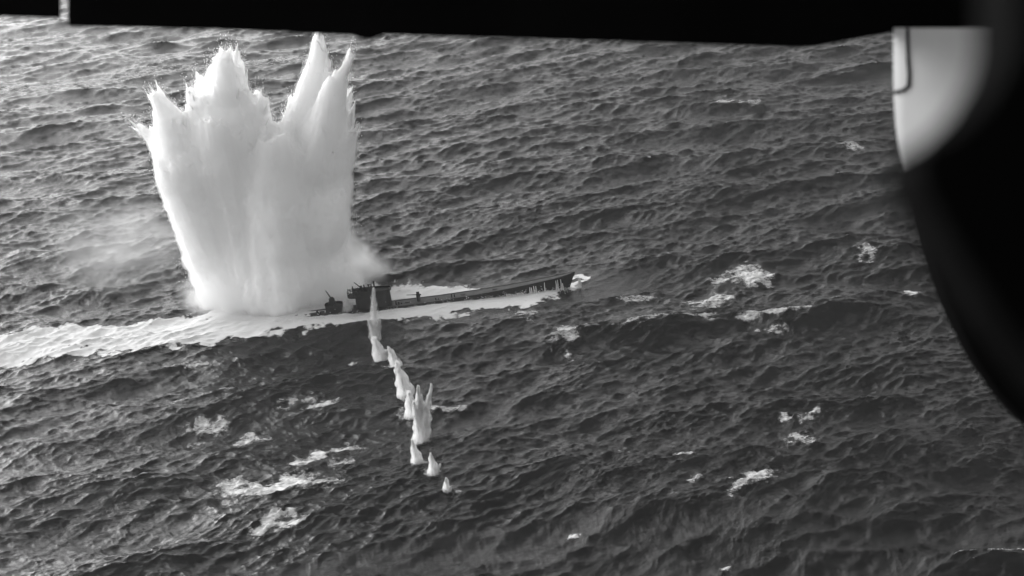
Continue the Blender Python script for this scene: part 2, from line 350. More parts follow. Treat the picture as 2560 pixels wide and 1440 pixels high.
# (outline, holes, density, label)
FOAM = [
 ([(555, 1212), (600, 1192), (640, 1205), (690, 1208), (720, 1186), (755, 1178), (772, 1200), (770, 1222), (700, 1238), (640, 1252), (560, 1244)], [], 1.0, 'largest foam patch, a ragged double blot in the lower left water'),
 ([(770, 1222), (800, 1210), (852, 1200), (860, 1210), (845, 1222), (780, 1234)], [], 0.9, 'finger of foam just right of the largest double foam patch'),
 ([(660, 1318), (680, 1292), (720, 1289), (745, 1300), (735, 1318), (705, 1330), (665, 1328)], [[(690, 1308), (705, 1298), (728, 1300), (715, 1312)]], 1.0, 'ring of foam with a dark centre, lowest on the left side'),
 ([(755, 1134), (790, 1112), (850, 1097), (888, 1098), (886, 1108), (830, 1118), (790, 1132), (760, 1142)], [], 0.95, 'long slanting streak of foam above the largest double patch'),
 ([(815, 1140), (850, 1128), (880, 1135), (850, 1158), (825, 1154)], [[(835, 1142), (850, 1138), (848, 1148)]], 0.5, 'faint lacy foam just under the long slanting streak'),
 ([(590, 1098), (615, 1080), (650, 1080), (662, 1092), (620, 1102)], [[(622, 1092), (635, 1085), (645, 1090)]], 1.0, 'small rounded foam patch with dim middle, beside the hooked one'),
 ([(465, 1072), (500, 1058), (545, 1060), (556, 1070), (515, 1078), (502, 1098), (485, 1100), (495, 1080), (470, 1078)], [], 0.95, 'hooked foam patch with a tail hanging below its left half'),
 ([(515, 985), (520, 965), (560, 963), (590, 960), (560, 980), (520, 986)], [], 0.62, 'pale smear of foam midway between the wake and hooked patch'),
 ([(400, 1032), (430, 1012), (460, 1008), (455, 1022), (410, 1036)], [], 0.5, 'dim foam smear left of the other patches, under the wake'),
 ([(712, 1014), (780, 1006), (838, 1005), (825, 1022), (780, 1034), (755, 1030), (752, 1016)], [[(760, 1022), (775, 1016), (785, 1024)]], 0.62, 'wedge of lacy foam left of the tall splashes'),
 ([(866, 893), (885, 888), (892, 894), (880, 900)], [], 0.8, 'tiny foam fleck just left of the topmost splash'),
 ([(1300, 790), (1345, 792), (1358, 800), (1345, 814), (1308, 812)], [], 0.68, 'soft foam patch below the bow of the submarine'),
 ([(1378, 846), (1400, 832), (1432, 836), (1443, 850), (1430, 866), (1390, 868), (1380, 872)], [], 0.9, 'compact bright foam patch under the soft one below the bow'),
 ([(1408, 880), (1418, 878), (1426, 890), (1416, 890)], [], 0.85, 'tiny foam crumb under the compact bright patch'),
 ([(1548, 752), (1580, 746), (1635, 735), (1632, 742), (1575, 758)], [], 0.52, 'thin dim foam streak to the right of the bow'),
 ([(1730, 745), (1770, 738), (1810, 728), (1826, 745), (1795, 772), (1745, 774), (1735, 756)], [], 0.66, 'ragged foam patch below the tall breaking crest'),
 ([(1790, 706), (1830, 690), (1855, 680), (1875, 664), (1900, 676), (1930, 690), (1905, 705), (1870, 712), (1820, 708)], [], 0.85, 'tall breaking crest foaming at right of the bow'),
 ([(2246, 745), (2275, 738), (2300, 738), (2298, 748), (2252, 750)], [], 0.9, 'small bright foam strip near the dark window rim'),
 ([(2078, 758), (2092, 752), (2098, 760), (2084, 766)], [], 0.8, 'small foam dot left of the strip by the window rim'),
 ([(1850, 812), (1880, 804), (1990, 798), (2028, 792), (2026, 798), (1940, 808), (1860, 818)], [], 0.85, 'long thin foam line along the crest at the right'),
 ([(1560, 826), (1650, 816), (1790, 808), (1785, 816), (1660, 823), (1565, 832)], [], 0.6, 'broken pale foam line on the crest left of the long thin one'),
 ([(1890, 832), (1930, 828), (1968, 826), (1962, 838), (1900, 836)], [], 0.58, 'broken foam just below the long thin crest line'),
 ([(2133, 650), (2160, 628), (2190, 632), (2180, 648), (2150, 656)], [], 0.42, 'faint curl of foam high at right near the rim'),
 ([(1080, 1020), (1110, 1016), (1172, 1004), (1165, 1013), (1120, 1020)], [], 0.8, 'thin foam crest running right from the tallest small splash'),
 ([(1954, 1046), (1972, 1044), (1978, 1052), (1958, 1056)], [], 0.7, 'small left blot of the broken foam in lower right water'),
 ([(1995, 1050), (2030, 1040), (2048, 1036), (2040, 1052), (2005, 1060)], [], 0.55, 'dim right blot of the broken foam in lower right water'),
 ([(1962, 1102), (1990, 1080), (2015, 1090), (2035, 1096), (2000, 1112)], [], 0.48, 'faint lower blot of the broken foam in lower right water'),
 ([(1810, 1238), (1840, 1205), (1880, 1208), (1925, 1198), (1960, 1192), (1920, 1222), (1870, 1232), (1850, 1248)], [], 0.6, 'broad lacy foam patch in the dark lower right water'),
 ([(1720, 1216), (1745, 1206), (1755, 1210), (1735, 1220)], [], 0.5, 'little foam fleck left of the broad lacy patch'),
 ([(2440, 1384), (2480, 1390), (2570, 1384), (2570, 1394), (2470, 1398)], [], 0.66, 'foam streak in the bottom right corner'),
 ([(1685, 1150), (1700, 1146), (1740, 1154), (1700, 1157)], [], 0.6, 'thin foam sliver in the middle of lower right water'),
 ([(1558, 1136), (1580, 1130), (1604, 1134), (1580, 1140)], [], 0.5, 'dim foam sliver up left of the other thin sliver'),
 ([(1668, 1262), (1682, 1254), (1690, 1258), (1676, 1266)], [], 0.6, 'tiny foam fleck on the long dark lower crest'),
 ([(1786, 1420), (1810, 1408), (1825, 1408), (1818, 1424), (1800, 1424)], [], 0.5, 'faint foam tuft at the bottom edge, right of centre'),
 ([(1410, 1338), (1430, 1330), (1446, 1326), (1436, 1338), (1418, 1342)], [], 0.55, 'faint foam tuft in the dark water at bottom centre'),
 ([(312, 430), (345, 424), (368, 426), (345, 432)], [], 0.62, 'short foam streak touching the left edge of the great plume'),
 ([(2100, 370), (2130, 367), (2160, 368), (2158, 372), (2110, 375)], [], 0.66, 'short bright foam streak far off at upper right'),
 ([(1790, 266), (1850, 262), (1900, 258), (1895, 263), (1800, 270)], [], 0.5, 'thin foam crest far off, topmost on the right'),
 ([(-30, 228), (200, 202), (420, 172), (760, 138), (900, 120), (900, 126), (760, 148), (420, 182), (200, 214), (-30, 238)], [], 0.12, 'long faint pale streak across the far water at upper left'),
 ([(410, 922), (450, 916), (530, 906), (520, 912), (450, 922)], [], 0.55, 'pale foam line on the swell below the wake'),
]
for pts, holes, dn, lab in FOAM:
    P = np.array([ground(*p)[:2] for p in pts]); size = min(np.ptp(P[:, 0]), np.ptp(P[:, 1]))
    far = P[:, 1].mean()/200
    o = foam_sheet('foam_patch', pts, M_FOAM, edge=min(1.7, 0.26*size+0.45)*far, rag=min(0.7, 0.14*size+0.1), lift=0.08*far, res=0.14*far, holes=holes, lump=0.12, dens=0.34+0.66*dn if dn > 0.3 else 0.58)
    tag(o, lab, 'foam patch', 'patches of foam on the sea')

# ---------------------------------------------------------------- spray: particles and jets
TET = np.array([(1, 1, 1), (1, -1, -1), (-1, 1, -1), (-1, -1, 1)], float)/math.sqrt(3)
TETF = np.array([(0, 1, 2), (0, 3, 1), (0, 2, 3), (1, 3, 2)])
def droplets(name, pts, sizes, mat, parent=None, stretch=1.6, seed=1):
    r = np.random.default_rng(seed); n = len(pts)
    a = r.normal(size=(n, 3, 3)); q, _ = np.linalg.qr(a)
    V = np.einsum('ij,njk->nik', TET, q)*sizes[:, None, None]; V[..., 2] *= stretch
    V += pts[:, None, :]
    F = TETF[None]+(np.arange(n)*4)[:, None, None]
    me = mesh_np(name, V.reshape(-1, 3), F.reshape(-1, 3), 3)
    return link(name, me, mat, parent)
def capsule(a, b, r0, r1, n=20, m=8):
    a = np.array(a, float); b = np.array(b, float); ax = b-a; L = np.linalg.norm(ax); ax /= L
    s = np.cross(ax, [0, 1, 0.01]); s /= np.linalg.norm(s); t = np.cross(ax, s)
    prof = [(-r0*math.cos(u), r0*math.sin(u)) for u in np.linspace(0.05, math.pi/2, 5)]
    prof += [(L*q, r0+(r1-r0)*q) for q in np.linspace(0.1, 0.95, m)]
    prof += [(L+r1*math.sin(u), r1*math.cos(u)) for u in np.linspace(0, math.pi/2-0.05, 4)]
    V = [a+ax*h+(s*math.cos(2*math.pi*i/n)+t*math.sin(2*math.pi*i/n))*rr for h, rr in prof for i in range(n)]
    F = [(j*n+i, j*n+(i+1) % n, (j+1)*n+(i+1) % n, (j+1)*n+i) for j in range(len(prof)-1) for i in range(n)]
    F += [tuple(range(n))[::-1], tuple(range((len(prof)-1)*n, len(prof)*n))]
    return V, F
def remeshed(mb, voxel):
    me = bpy.data.meshes.new('tmp'); me.from_pydata(mb.v, [], mb.f); me.update()
    o = bpy.data.objects.new('tmp', me); COL.objects.link(o)
    m = o.modifiers.new('r', 'REMESH'); m.mode = 'VOXEL'; m.voxel_size = voxel
    dg = bpy.context.evaluated_depsgraph_get(); dg.update()
    e = o.evaluated_get(dg); m2 = bpy.data.meshes.new_from_object(e)
    bpy.data.objects.remove(o); bpy.data.meshes.remove(me)
    return m2
def noise3(p, s):                              # cheap 3-D fractal noise from the 2-D tile
    return (noise2(p[:, 0]*s+3, p[:, 2]*s) + noise2(p[:, 1]*s-7, p[:, 2]*s*0.9+5) + noise2(p[:, 0]*s-2, p[:, 1]*s))/1.9

PY = 246.0
PM = 12.55                                      # photo pixels per metre at the plume
JETS = [ # (px,py,r) -> (px,py,r), depth of foot, depth of tip
 ((645, 740, 118), (565, 320, 88), 0, -3), ((560, 340, 86), (562, 128, 9), -3, -4), ((640, 700, 130), (600, 330, 82), 2, 2), ((600, 400, 76), (592, 124, 4), 2, 4),
 ((600, 420, 74), (652, 236, 7), 0, 6), ((605, 450, 68), (664, 275, 8), -2, -5), ((560, 380, 70), (505, 205, 12), 0, 3), ((555, 420, 75), (478, 250, 7), 2, -5),
 ((720, 730, 140), (762, 400, 98), 0, 2), ((752, 430, 96), (782, 210, 32), 2, 0), ((780, 235, 36), (799, 88, 4), 0, -2), ((790, 400, 82), (845, 215, 20), -2, -5),
 ((838, 230, 22), (867, 150, 3), -5, -6), ((800, 420, 76), (877, 228, 7), 2, 5), ((806, 470, 74), (892, 318, 7), 0, -4), ((800, 260, 24), (814, 125, 3), 1, 2),
 ((800, 560, 76), (885, 265, 5), -4, 2), ((740, 430, 70), (730, 300, 20), 3, 5),
 ((585, 690, 92), (482, 430, 84), 0, -2), ((482, 440, 82), (425, 300, 34), -2, -4), ((425, 305, 34), (387, 237, 6), -4, -5), ((470, 430, 74), (405, 360, 32), 0, 4),
 ((410, 372, 34), (352, 318, 8), 4, 6), ((560, 330, 80), (560, 190, 44), 0, 0), ((690, 720, 100), (690, 390, 68), -6, -5),
 ((690, 700, 105), (692, 400, 62), 1, 1), ((540, 735, 45), (850, 705, 50), -3, -3)]
plume = empty('water_plume', tuple(onplane(660, 760, PY)*[1, 1, 0]))
tag(plume, 'huge jagged white water plume thrown up behind the submarine conning tower', 'water plume')
pl0 = np.array(plume.location)
mb = MB()
for a, b, da, db in JETS:
    A = onplane(a[0], a[1], PY+da); B = onplane(b[0], b[1], PY+db)
    A[2] = max(A[2], 0.5)
    V, F = capsule(A, B, a[2]/PM*0.93, b[2]/PM)
    mb.add(V, F)
rs_ = np.random.default_rng(21)
for a, b, da, db in JETS:                           # tips drawn out into points, with lesser spikes beside them
    if b[2] > 50: continue
    A = onplane(a[0], a[1], PY+da); B = onplane(b[0], b[1], PY+db); d = (B-A)/np.linalg.norm(B-A)
    ra, rb = a[2]/PM*0.93, b[2]/PM
    if b[2] <= 14:
        V, F = capsule(B-d*9, B+d*0.8, ra*0.3, 0.10, 12, 8); mb.add(V, F)
    for q_ in range(9):
        u_ = rs_.uniform(0.35, 0.97); side = rs_.normal(size=3)*[1, 0.8, 0.15]; side /= np.linalg.norm(side)
        r_ = (ra+(rb-ra)*u_)
        c_ = A+(B-A)*u_+side*r_*0.75; dd = d+side*0.16+rs_.normal(size=3)*0.05; dd /= np.linalg.norm(dd)
        L_ = rs_.uniform(1.2, 4.2)
        V, F = capsule(c_-dd*3, c_+dd*L_, rs_.uniform(0.7, 1.3), 0.10, 10, 6); mb.add(V, F)
core = remeshed(mb, 0.38)
nv = len(core.vertices); co = np.empty(nv*3, np.float32); core.vertices.foreach_get('co', co); co = co.reshape(-1, 3).astype(float)
no = np.empty(nv*3, np.float32); core.vertex_normals.foreach_get('vector', no); no = no.reshape(-1, 3).astype(float)
ed = np.empty(len(core.edges)*2, np.int32); core.edges.foreach_get('vertices', ed); ed = ed.reshape(-1, 2)
deg = np.bincount(ed.ravel(), minlength=nv)[:, None].astype(float); wsm = 1-sstep(24, 40, co[:, 2])[:, None]
for _ in range(60):                                 # the body is one mass of spray: soften the folds between the jets
    acc = np.stack([np.bincount(ed[:, 0], co[ed[:, 1], c_], nv)+np.bincount(ed[:, 1], co[ed[:, 0], c_], nv) for c_ in range(3)], 1)
    co += (acc/np.maximum(deg, 1)-co)*0.6*wsm*(co[:, 2:3] > 0)
core.vertices.foreach_set('co', co.astype(np.float32).ravel()); core.update()
no = np.empty(nv*3, np.float32); core.vertex_normals.foreach_get('vector', no); no = no.reshape(-1, 3).astype(float)
focus = np.array([pl0[0], PY, -25.0])
flow = co-focus; flow /= np.linalg.norm(flow, axis=1)[:, None]
cyl = np.stack([flow[:, 0]*60, flow[:, 1]*60, co[:, 2]*0.25], 1)    # streaks drawn out along the flow
dsp = 0.9*noise3(cyl, 0.7)+0.45*noise3(co, 1.6)
up = sstep(10, 40, co[:, 2])
co2 = co+no*(np.clip(dsp, -1.6, 1.6)*(0.5-0.42*up))[:, None]+flow*np.clip(noise3(cyl*1.9, 1.0), -0.5, 2)[:, None]*(0.3+0.9*up)[:, None]
tip_ok = co2[:, 2] > -1.5
core.vertices.foreach_set('co', (co2-pl0).astype(np.float32).ravel()); core.update(); smooth(core)
core.name = 'water_column'; core.materials.clear()
link('water_column', core, M_CORE, plume)
veil = core.copy(); v3 = co2-pl0+no*(0.55+0.25*np.clip(noise3(co, 2.5), -1, 2)+0.3*(1-up))[:, None]*(1-0.6*up)[:, None]
veil.vertices.foreach_set('co', v3.astype(np.float32).ravel()); veil.update(); veil.materials.clear(); veil.name = 'spray_veil'
link('spray_veil', veil, M_VEIL, plume)
r = np.random.default_rng(3)
nd = MB()
for a, b, da, db in JETS:                           # fine points of water running ahead of each jet
    if b[2] > 50: continue
    A = onplane(a[0], a[1], PY+da); B = onplane(b[0], b[1], PY+db); d = (B-A)/np.linalg.norm(B-A); rb = b[2]/PM
    for q_ in range(10 if b[2] > 14 else 6):
        u_ = 1.0 if q_ == 0 else r.uniform(0.45, 1.0)
        side = r.normal(size=3)*[1, 0.8, 0.1]; side /= np.linalg.norm(side)
        rad_ = (a[2]/PM*0.93)*(1-u_)+rb*u_
        c_ = A+(B-A)*u_+side*rad_*(0.0 if q_ == 0 else 0.85); dd = d+side*r.uniform(0, 0.25)+r.normal(size=3)*0.05; dd /= np.linalg.norm(dd)
        L_ = r.uniform(0.5, 2.8) if q_ else 1.2
        V, F = capsule(c_-dd*4, c_+dd*L_, r.uniform(0.5, 1.0), 0.03, 9, 5)
        nd.add([v-pl0 for v in V], F)
nd.build('spray_spikes', M_WHITE, plume, sm=True)
n = 90000
i = r.integers(0, nv, n); low = 1-sstep(4, 26, co2[i, 2])
off = r.exponential(1.0, n)*(0.16+0.5*low)
p = co2[i]+no[i]*off[:, None]*0.9+flow[i]*(r.exponential(0.6, n)*(1-low))[:, None]+r.normal(size=(n, 3))*0.08
k = p[:, 2] > 0.1
droplets('spray_droplets', p[k]-pl0, r.uniform(0.02, 0.06, n)[k], M_CORE, plume, 1.8)
# soft mist around the foot
def mist_material(name, dens, noise=True, pw=1.0):
    m, t, out = new_mat(name)
    tc = N(t, 'ShaderNodeTexCoord')
    ln = N(t, 'ShaderNodeVectorMath', operation='LENGTH'); t.links.new(tc.outputs['Object'], ln.inputs[0])
    mr = N(t, 'ShaderNodeMapRange'); mr.interpolation_type = 'SMOOTHSTEP'
    mr.inputs[1].default_value = 1.0; mr.inputs[2].default_value = 0.15; mr.inputs[3].default_value = 0; mr.inputs[4].default_value = dens
    t.links.new(ln.outputs['Value'], mr.inputs[0])
    nz = N(t, 'ShaderNodeTexNoise'); nz.inputs['Scale'].default_value = 2.2; nz.inputs['Detail'].default_value = 3; t.links.new(tc.outputs['Object'], nz.inputs[0])
    m2 = N(t, 'ShaderNodeMapRange'); m2.inputs[1].default_value = 0.35; m2.inputs[2].default_value = 0.65; m2.inputs[3].default_value = 0.0; m2.inputs[4].default_value = 1.6
    t.links.new(nz.outputs[0], m2.inputs[0])
    mu = N(t, 'ShaderNodeMath', operation='MULTIPLY'); t.links.new(mr.outputs[0], mu.inputs[0]); t.links.new(m2.outputs[0], mu.inputs[1])
    pv = N(t, 'ShaderNodeVolumePrincipled'); pv.inputs['Color'].default_value = (0.97, 0.97, 0.97, 1)
    t.links.new(mu.outputs[0], pv.inputs['Density']); t.links.new(pv.outputs[0], out.inputs[1])
    return m
def ball(name, c, rad, mat, parent):
    V, F = [], []; n, m = 24, 12
    for j in range(m+1):
        for k2 in range(n):
            th = math.pi*j/m; ph = 2*math.pi*k2/n; V.append((math.sin(th)*math.cos(ph), math.sin(th)*math.sin(ph), math.cos(th)))
    for j in range(m):
        for k2 in range(n): F.append((j*n+k2, (j+1)*n+k2, (j+1)*n+(k2+1) % n, j*n+(k2+1) % n))
    me = bpy.data.meshes.new(name); me.from_pydata(V, [], F); me.validate(); me.update()
    o = link(name, me, mat, parent); o.location = c; o.scale = rad
    return o
M_M1 = mist_material('mist_dense', 0.30); M_M2 = mist_material('mist_thin', 0.035)
def Lc(px, py, Y): return tuple(onplane(px, py, Y)-pl0)
ball('mist', Lc(893, 690, PY+4), (8.5, 8, 7.5), M_M1, plume); ball('mist', Lc(850, 640, PY+2), (7, 7, 9), M_M1, plume)
for mx_, my_, rx_ in ((520, 735, 7), (600, 760, 8), (690, 762, 8), (780, 745, 8), (850, 725, 8)):
    ball('mist', Lc(mx_, my_, PY-9), (rx_, 5.5, 5.0), M_M1, plume)
ball('mist', Lc(300, 610, PY+14), (20, 16, 12), M_M2, plume)

# small splashes of gunfire: a heap of droplets in the shape of each jet
def jet_volume(name, dens):
    m, t, out = new_mat(name)
    tc = N(t, 'ShaderNodeTexCoord'); mp = N(t, 'ShaderNodeMapping'); mp.inputs['Scale'].default_value = (1, 1, 0.35)
    nz = N(t, 'ShaderNodeTexNoise'); nz.inputs['Scale'].default_value = 3.2; nz.inputs['Detail'].default_value = 4
    t.links.new(tc.outputs['Object'], mp.inputs[0]); t.links.new(mp.outputs[0], nz.inputs[0])
    m2 = N(t, 'ShaderNodeMapRange'); m2.inputs[1].default_value = 0.40; m2.inputs[2].default_value = 0.62; m2.inputs[3].default_value = 0.03*dens; m2.inputs[4].default_value = dens
    t.links.new(nz.outputs[0], m2.inputs[0])
    pv = N(t, 'ShaderNodeVolumePrincipled'); pv.inputs['Color'].default_value = (0.99, 0.99, 0.99, 1)
    t.links.new(m2.outputs[0], pv.inputs['Density']); t.links.new(pv.outputs[0], out.inputs[1]); return m
M_JETC = M_CORE.copy(); M_JETC.name = 'jet_core'; M_JETC.node_tree.nodes['Principled BSDF'].inputs['Subsurface Scale'].default_value = 0.8
M_JET = {True: jet_volume('jet_dense', 3.6), False: jet_volume('jet_thin', 1.0)}
def splash(base, tips, wid, n, label, seed, thin=False):
    g = ground(*base); root = empty('splash', tuple(g)); r = np.random.default_rng(seed)
    P = []; S = []; solid = MB(); Y = g[1]; cores = []
    for (tx, ty, w0, w1, share) in tips:
        b = onplane(base[0], base[1], Y); t = onplane(tx, ty, Y); t[1] += r.uniform(-0.5, 0.5)
        m = int(n*share*0.5); u = r.uniform(0, 1, m)**0.8
        c = b+(t-b)*u[:, None]; rad = (w0*(1-u)**0.8+w1*0.5)*wid
        q = r.normal(size=(m, 3))*0.34; q[:, 2] *= 0.6
        P.append(c+q*rad[:, None]); S.append(r.uniform(0.012, 0.035, m))
        V, F = capsule(b+[0, 0, 0.3], t, w0*wid*1.15, max(0.2, w1*wid*0.9), n=16, m=14)
        V = [np.array(v)+0.11*wid*w0*np.array([math.sin(v[2]*2.6+seed)+0.5*math.sin(v[2]*5.3+v[0]*3), math.cos(v[2]*2.1+v[0]*2), 0.6*math.sin(v[0]*4+seed)]) for v in V]
        solid.add([np.array(v)-g for v in V], F)
        H_ = np.linalg.norm(t-b)
        for k_ in range(11):                         # the jet is a sheaf of thin streaks, few of them reaching the top
            o_2 = r.normal(size=3)*[1, 1, 0]; o_2 /= np.linalg.norm(o_2)+1e-6; rr_ = w0*wid*0.62*math.sqrt(r.uniform())
            L_ = 0.85 if k_ == 0 else r.uniform(0.2, 0.75)
            st = b+o_2*rr_+[0, 0, 0.1]; e = b+(t-b)*L_+o_2*(rr_*(0.9-0.6*L_)+w1*wid*0.35*r.uniform())
            cores.append(capsule(st, e, w0*wid*r.uniform(0.08, 0.24), 0.04, 8, 5))
    P = np.concatenate(P); S = np.concatenate(S); k = P[:, 2] > 0
    tmp = remeshed(solid, 0.16); tmp.name = 'jet'; tmp.materials.clear()
    link('spray_veil', tmp, M_JET[not thin], root)
    if not thin:
        sc_ = MB()
        for V, F in cores: sc_.add([v-g for v in V], F)
        c_ = remeshed(sc_, 0.11); c_.materials.clear(); smooth(c_); link('jet', c_, M_JETC, root)
    droplets('spray_droplets', P[k]-g, S[k], M_SPRAY, root, 2.4, seed)
    if not thin:
        w_ = 8+wid*6
        fr_ = foam_sheet('foam_ring', [(base[0]+w_*1.3*math.cos(a_)*(1+0.25*math.sin(3*a_+seed)), base[1]-1+w_*0.42*math.sin(a_)) for a_ in np.linspace(0, 2*math.pi, 12, endpoint=False)], M_FOAM, edge=0.8, rag=0.5, lift=0.07, res=0.15, lump=0.05, dens=0.62, parent=root)
        fr_.location = np.array(fr_.location)-g
    tag(root, label, 'splash', 'row of gunfire splashes leading to the submarine')
splash((1120, 1238), [(1114, 1196, 0.75, 0.12, 1)], 1.0, 3500, 'lowest splash of the row, a small white cone', 1)
splash((1086, 1192), [(1077, 1132, 0.95, 0.15, 1), (1100, 1160, 0.6, 0.1, 0.3)], 1.0, 6000, 'second splash from the bottom, rounded with a pointed tip', 2)
splash((1046, 1166), [(1030, 1096, 1.0, 0.2, 1), (1040, 1130, 0.9, 0.1, 0.4)], 1.0, 6000, 'third splash from the bottom, leaning left below the tallest', 3)
splash((1054, 1102), [(1044, 968, 0.75, 0.2, 1), (1079, 958, 0.7, 0.15, 1), (1034, 1005, 0.7, 0.3, 0.8), (1066, 1005, 0.8, 0.2, 0.7), (1054, 990, 0.8, 0.2, 0.5), (1046, 1030, 1.0, 0.5, 0.5), (1070, 1040, 0.9, 0.5, 0.5)], 1.3, 26000, 'tallest splash of the row, a forked pair of spires', 4)
splash((1028, 1040), [(1022, 985, 0.9, 0.5, 1)], 1.1, 6000, 'dim splash against the left side of the tallest one', 5)
splash((1014, 982), [(990, 905, 1.2, 0.35, 1), (1000, 940, 1.0, 0.3, 0.5)], 1.15, 10000, 'leaning splash just above the tallest spires', 6)
splash((990, 916), [(972, 870, 0.9, 0.35, 1)], 1.1, 6000, 'narrow splash between the leaning one and the forked knot', 7)
splash((950, 896), [(936, 846, 0.9, 0.5, 1), (972, 878, 0.7, 0.35, 0.5)], 1.3, 9000, 'splash with a broad knotted foot under the submarine', 8)
splash((938, 846), [(933, 722, 0.75, 0.3, 1), (922, 800, 0.7, 0.3, 0.5), (950, 800, 0.6, 0.3, 0.4)], 1.35, 17000, 'topmost splash, a faint column crossing the conning tower', 9, thin=True)
splash((868, 782), [(866, 752, 0.9, 0.5, 1), (880, 760, 0.8, 0.4, 0.5)], 1.2, 4500, 'pale burst of spray between gun platform and conning tower', 10, thin=True)
splash((1446, 722), [(1449, 697, 0.6, 0.3, 1)], 0.9, 3500, 'white spray curling up at the stem of the bow', 11, thin=True)

# ---------------------------------------------------------------- the submarine (x = forward, lies along the world x axis)
SY = 232.6
sub = empty('submarine', (0, SY, 0))
tag(sub, 'dark surfaced submarine with conning tower and foaming bow', 'submarine')
def hx(px, py=None, z=0.0):                     # world x on the centreline for a photo column
    return float(onplane(px, py if py else 728+(1432-px)*0.1025-z*12, SY)[0])
xs = np.array([hx(560), hx(640), hx(700), hx(820), hx(960), hx(1098), hx(1195), hx(1273), hx(1332), hx(1390), hx(1425), hx(1441)])
dz = np.array([-0.3, 0.0, 0.22, 0.36, 0.5, 0.72, 1.12, 1.55, 2.0, 2.5, 2.95, 3.2])        # deck height
hw = np.array([0.5, 1.0, 1.2, 1.45, 1.6, 1.45, 1.25, 1.05, 0.9, 0.7, 0.42, 0.10])        # deck half width
ww = np.array([0.6, 1.3, 1.7, 2.1, 2.3, 2.1, 1.8, 1.45, 1.15, 0.75, 0.36, 0.06])      # half width at the water
mbh = MB(); mbd = MB(); n = 90
X = np.linspace(xs[0], xs[-1], n); DZ = np.interp(X, xs, dz); HW = np.interp(X, xs, hw); WW = np.interp(X, xs, ww)
ring = []
for i in range(n):
    rake = -0.9*sstep(n-8, n-1, i)
    s = [(-WW[i]*0.9, -2.2, rake*2.2), (-WW[i], -0.3, rake*1.5), (-(WW[i]*0.55+HW[i]*0.45), DZ[i]*0.45, rake*0.8), (-HW[i], DZ[i]-0.05, 0), (-HW[i]+0.05, DZ[i], 0)]
    pts = [(X[i]+q, y, z) for y, z, q in s] + [(X[i]+q, -y, z) for y, z, q in s[::-1]]
    ring.append(pts)
m_ = 10
V = [p for rr in ring for p in rr]
F = [(i*m_+j, (i+1)*m_+j, (i+1)*m_+j+1, i*m_+j+1) for i in range(n-1) for j in range(m_-1) if j != 4]
F += [tuple(range(m_)), tuple((n-1)*m_+j for j in range(m_))[::-1]]
mbh.add(V, F); mbh.build('hull', M_HULL, sub)
V = []; F = []
for i in range(n):
    V += [(X[i], -HW[i]+0.05, DZ[i]), (X[i], 0, DZ[i]+0.03), (X[i], HW[i]-0.05, DZ[i])]
F = [(i*3+j, (i+1)*3+j, (i+1)*3+j+1, i*3+j+1) for i in range(n-1) for j in range(2)]
mbd.add(V, F); deck = mbd.build('deck', M_DECK, sub)
def deck_z(x): return float(np.interp(x, X, DZ))
mb = MB()                                        # raised edge of the casing
for sgn in (-1, 1):
    for i in range(0, n-1, 1):
        mb.tube((X[i], sgn*(HW[i]-0.02), DZ[i]+0.04), (X[i+1], sgn*(HW[i+1]-0.02), DZ[i+1]+0.04), 0.06, n=5)
mb.build('deck_edge', M_HULL, sub)
# conning tower
x0, x1 = hx(893), hx(983)
def oval(xa, xb, hwid, n=28, p=0.75):
    cx = (xa+xb)/2; a = (xb-xa)/2; out = []
    for i in range(n):
        t = 2*math.pi*i/n; c, s = math.cos(t), math.sin(t)
        out.append((cx+a*math.copysign(abs(c)**p, c), hwid*math.copysign(abs(s)**p, s)))
    return out
tz = deck_z(x0)
mb = MB(); o_ = oval(x0, x1, 1.05, p=0.6); cx = (x0+x1)/2
mb.prism([(x-cx, y) for x, y in o_], tz-0.5, tz+3.3, 0.97)
mb.v = [(x+cx, y, z) for x, y, z in mb.v]
tower = mb.build('conning_tower', M_HULL, sub)
mb = MB(); o2 = [((x-cx)*1.05+cx, y*1.1) for x, y in o_]; n2 = len(o2)     # flared bulwark rim, open on top
for i in range(n2):
    a, b = o2[i], o2[(i+1) % n2]
    mb.tube((a[0], a[1], tz+3.58), (b[0], b[1], tz+3.58), 0.11, n=6)
    mb.box(((a[0]+b[0])/2, (a[1]+b[1])/2, tz+3.40), (math.hypot(b[0]-a[0], b[1]-a[1])*1.05, 0.06, 0.34), math.atan2(b[1]-a[1], b[0]-a[0]))
mb.build('bulwark', M_HULL, tower)
mb = MB(); mb.tube((cx+0.5, 0.1, tz+3.4), (cx+0.5, 0.1, tz+4.9), 0.14); mb.tube((cx+0.5, 0.1, tz+4.9), (cx+0.5, 0.1, tz+5.15), 0.2, 0.15)
mb.build('periscope', M_GUN, tower)
mb = MB(); mb.tube((cx-0.5, -0.2, tz+3.4), (cx-0.5, -0.2, tz+4.6), 0.12); mb.box((cx-0.5, -0.2, tz+4.65), (0.5, 0.25, 0.2)); mb.build('periscope', M_GUN, tower)
mb = MB()
for i in range(7):
    xx = cx+1.2+0.3*i; mb.tube((xx, 1.3-0.1*i, tz+3.8), (xx, 1.3-0.1*i, tz+4.25), 0.04)
mb.tube((cx+1.2, 1.3, tz+4.25), (cx+3.0, 0.7, tz+4.25), 0.05); mb.tube((cx+1.2, 1.3, tz+4.02), (cx+3.0, 0.7, tz+4.02), 0.03)
mb.build('railing', M_GUN, tower)
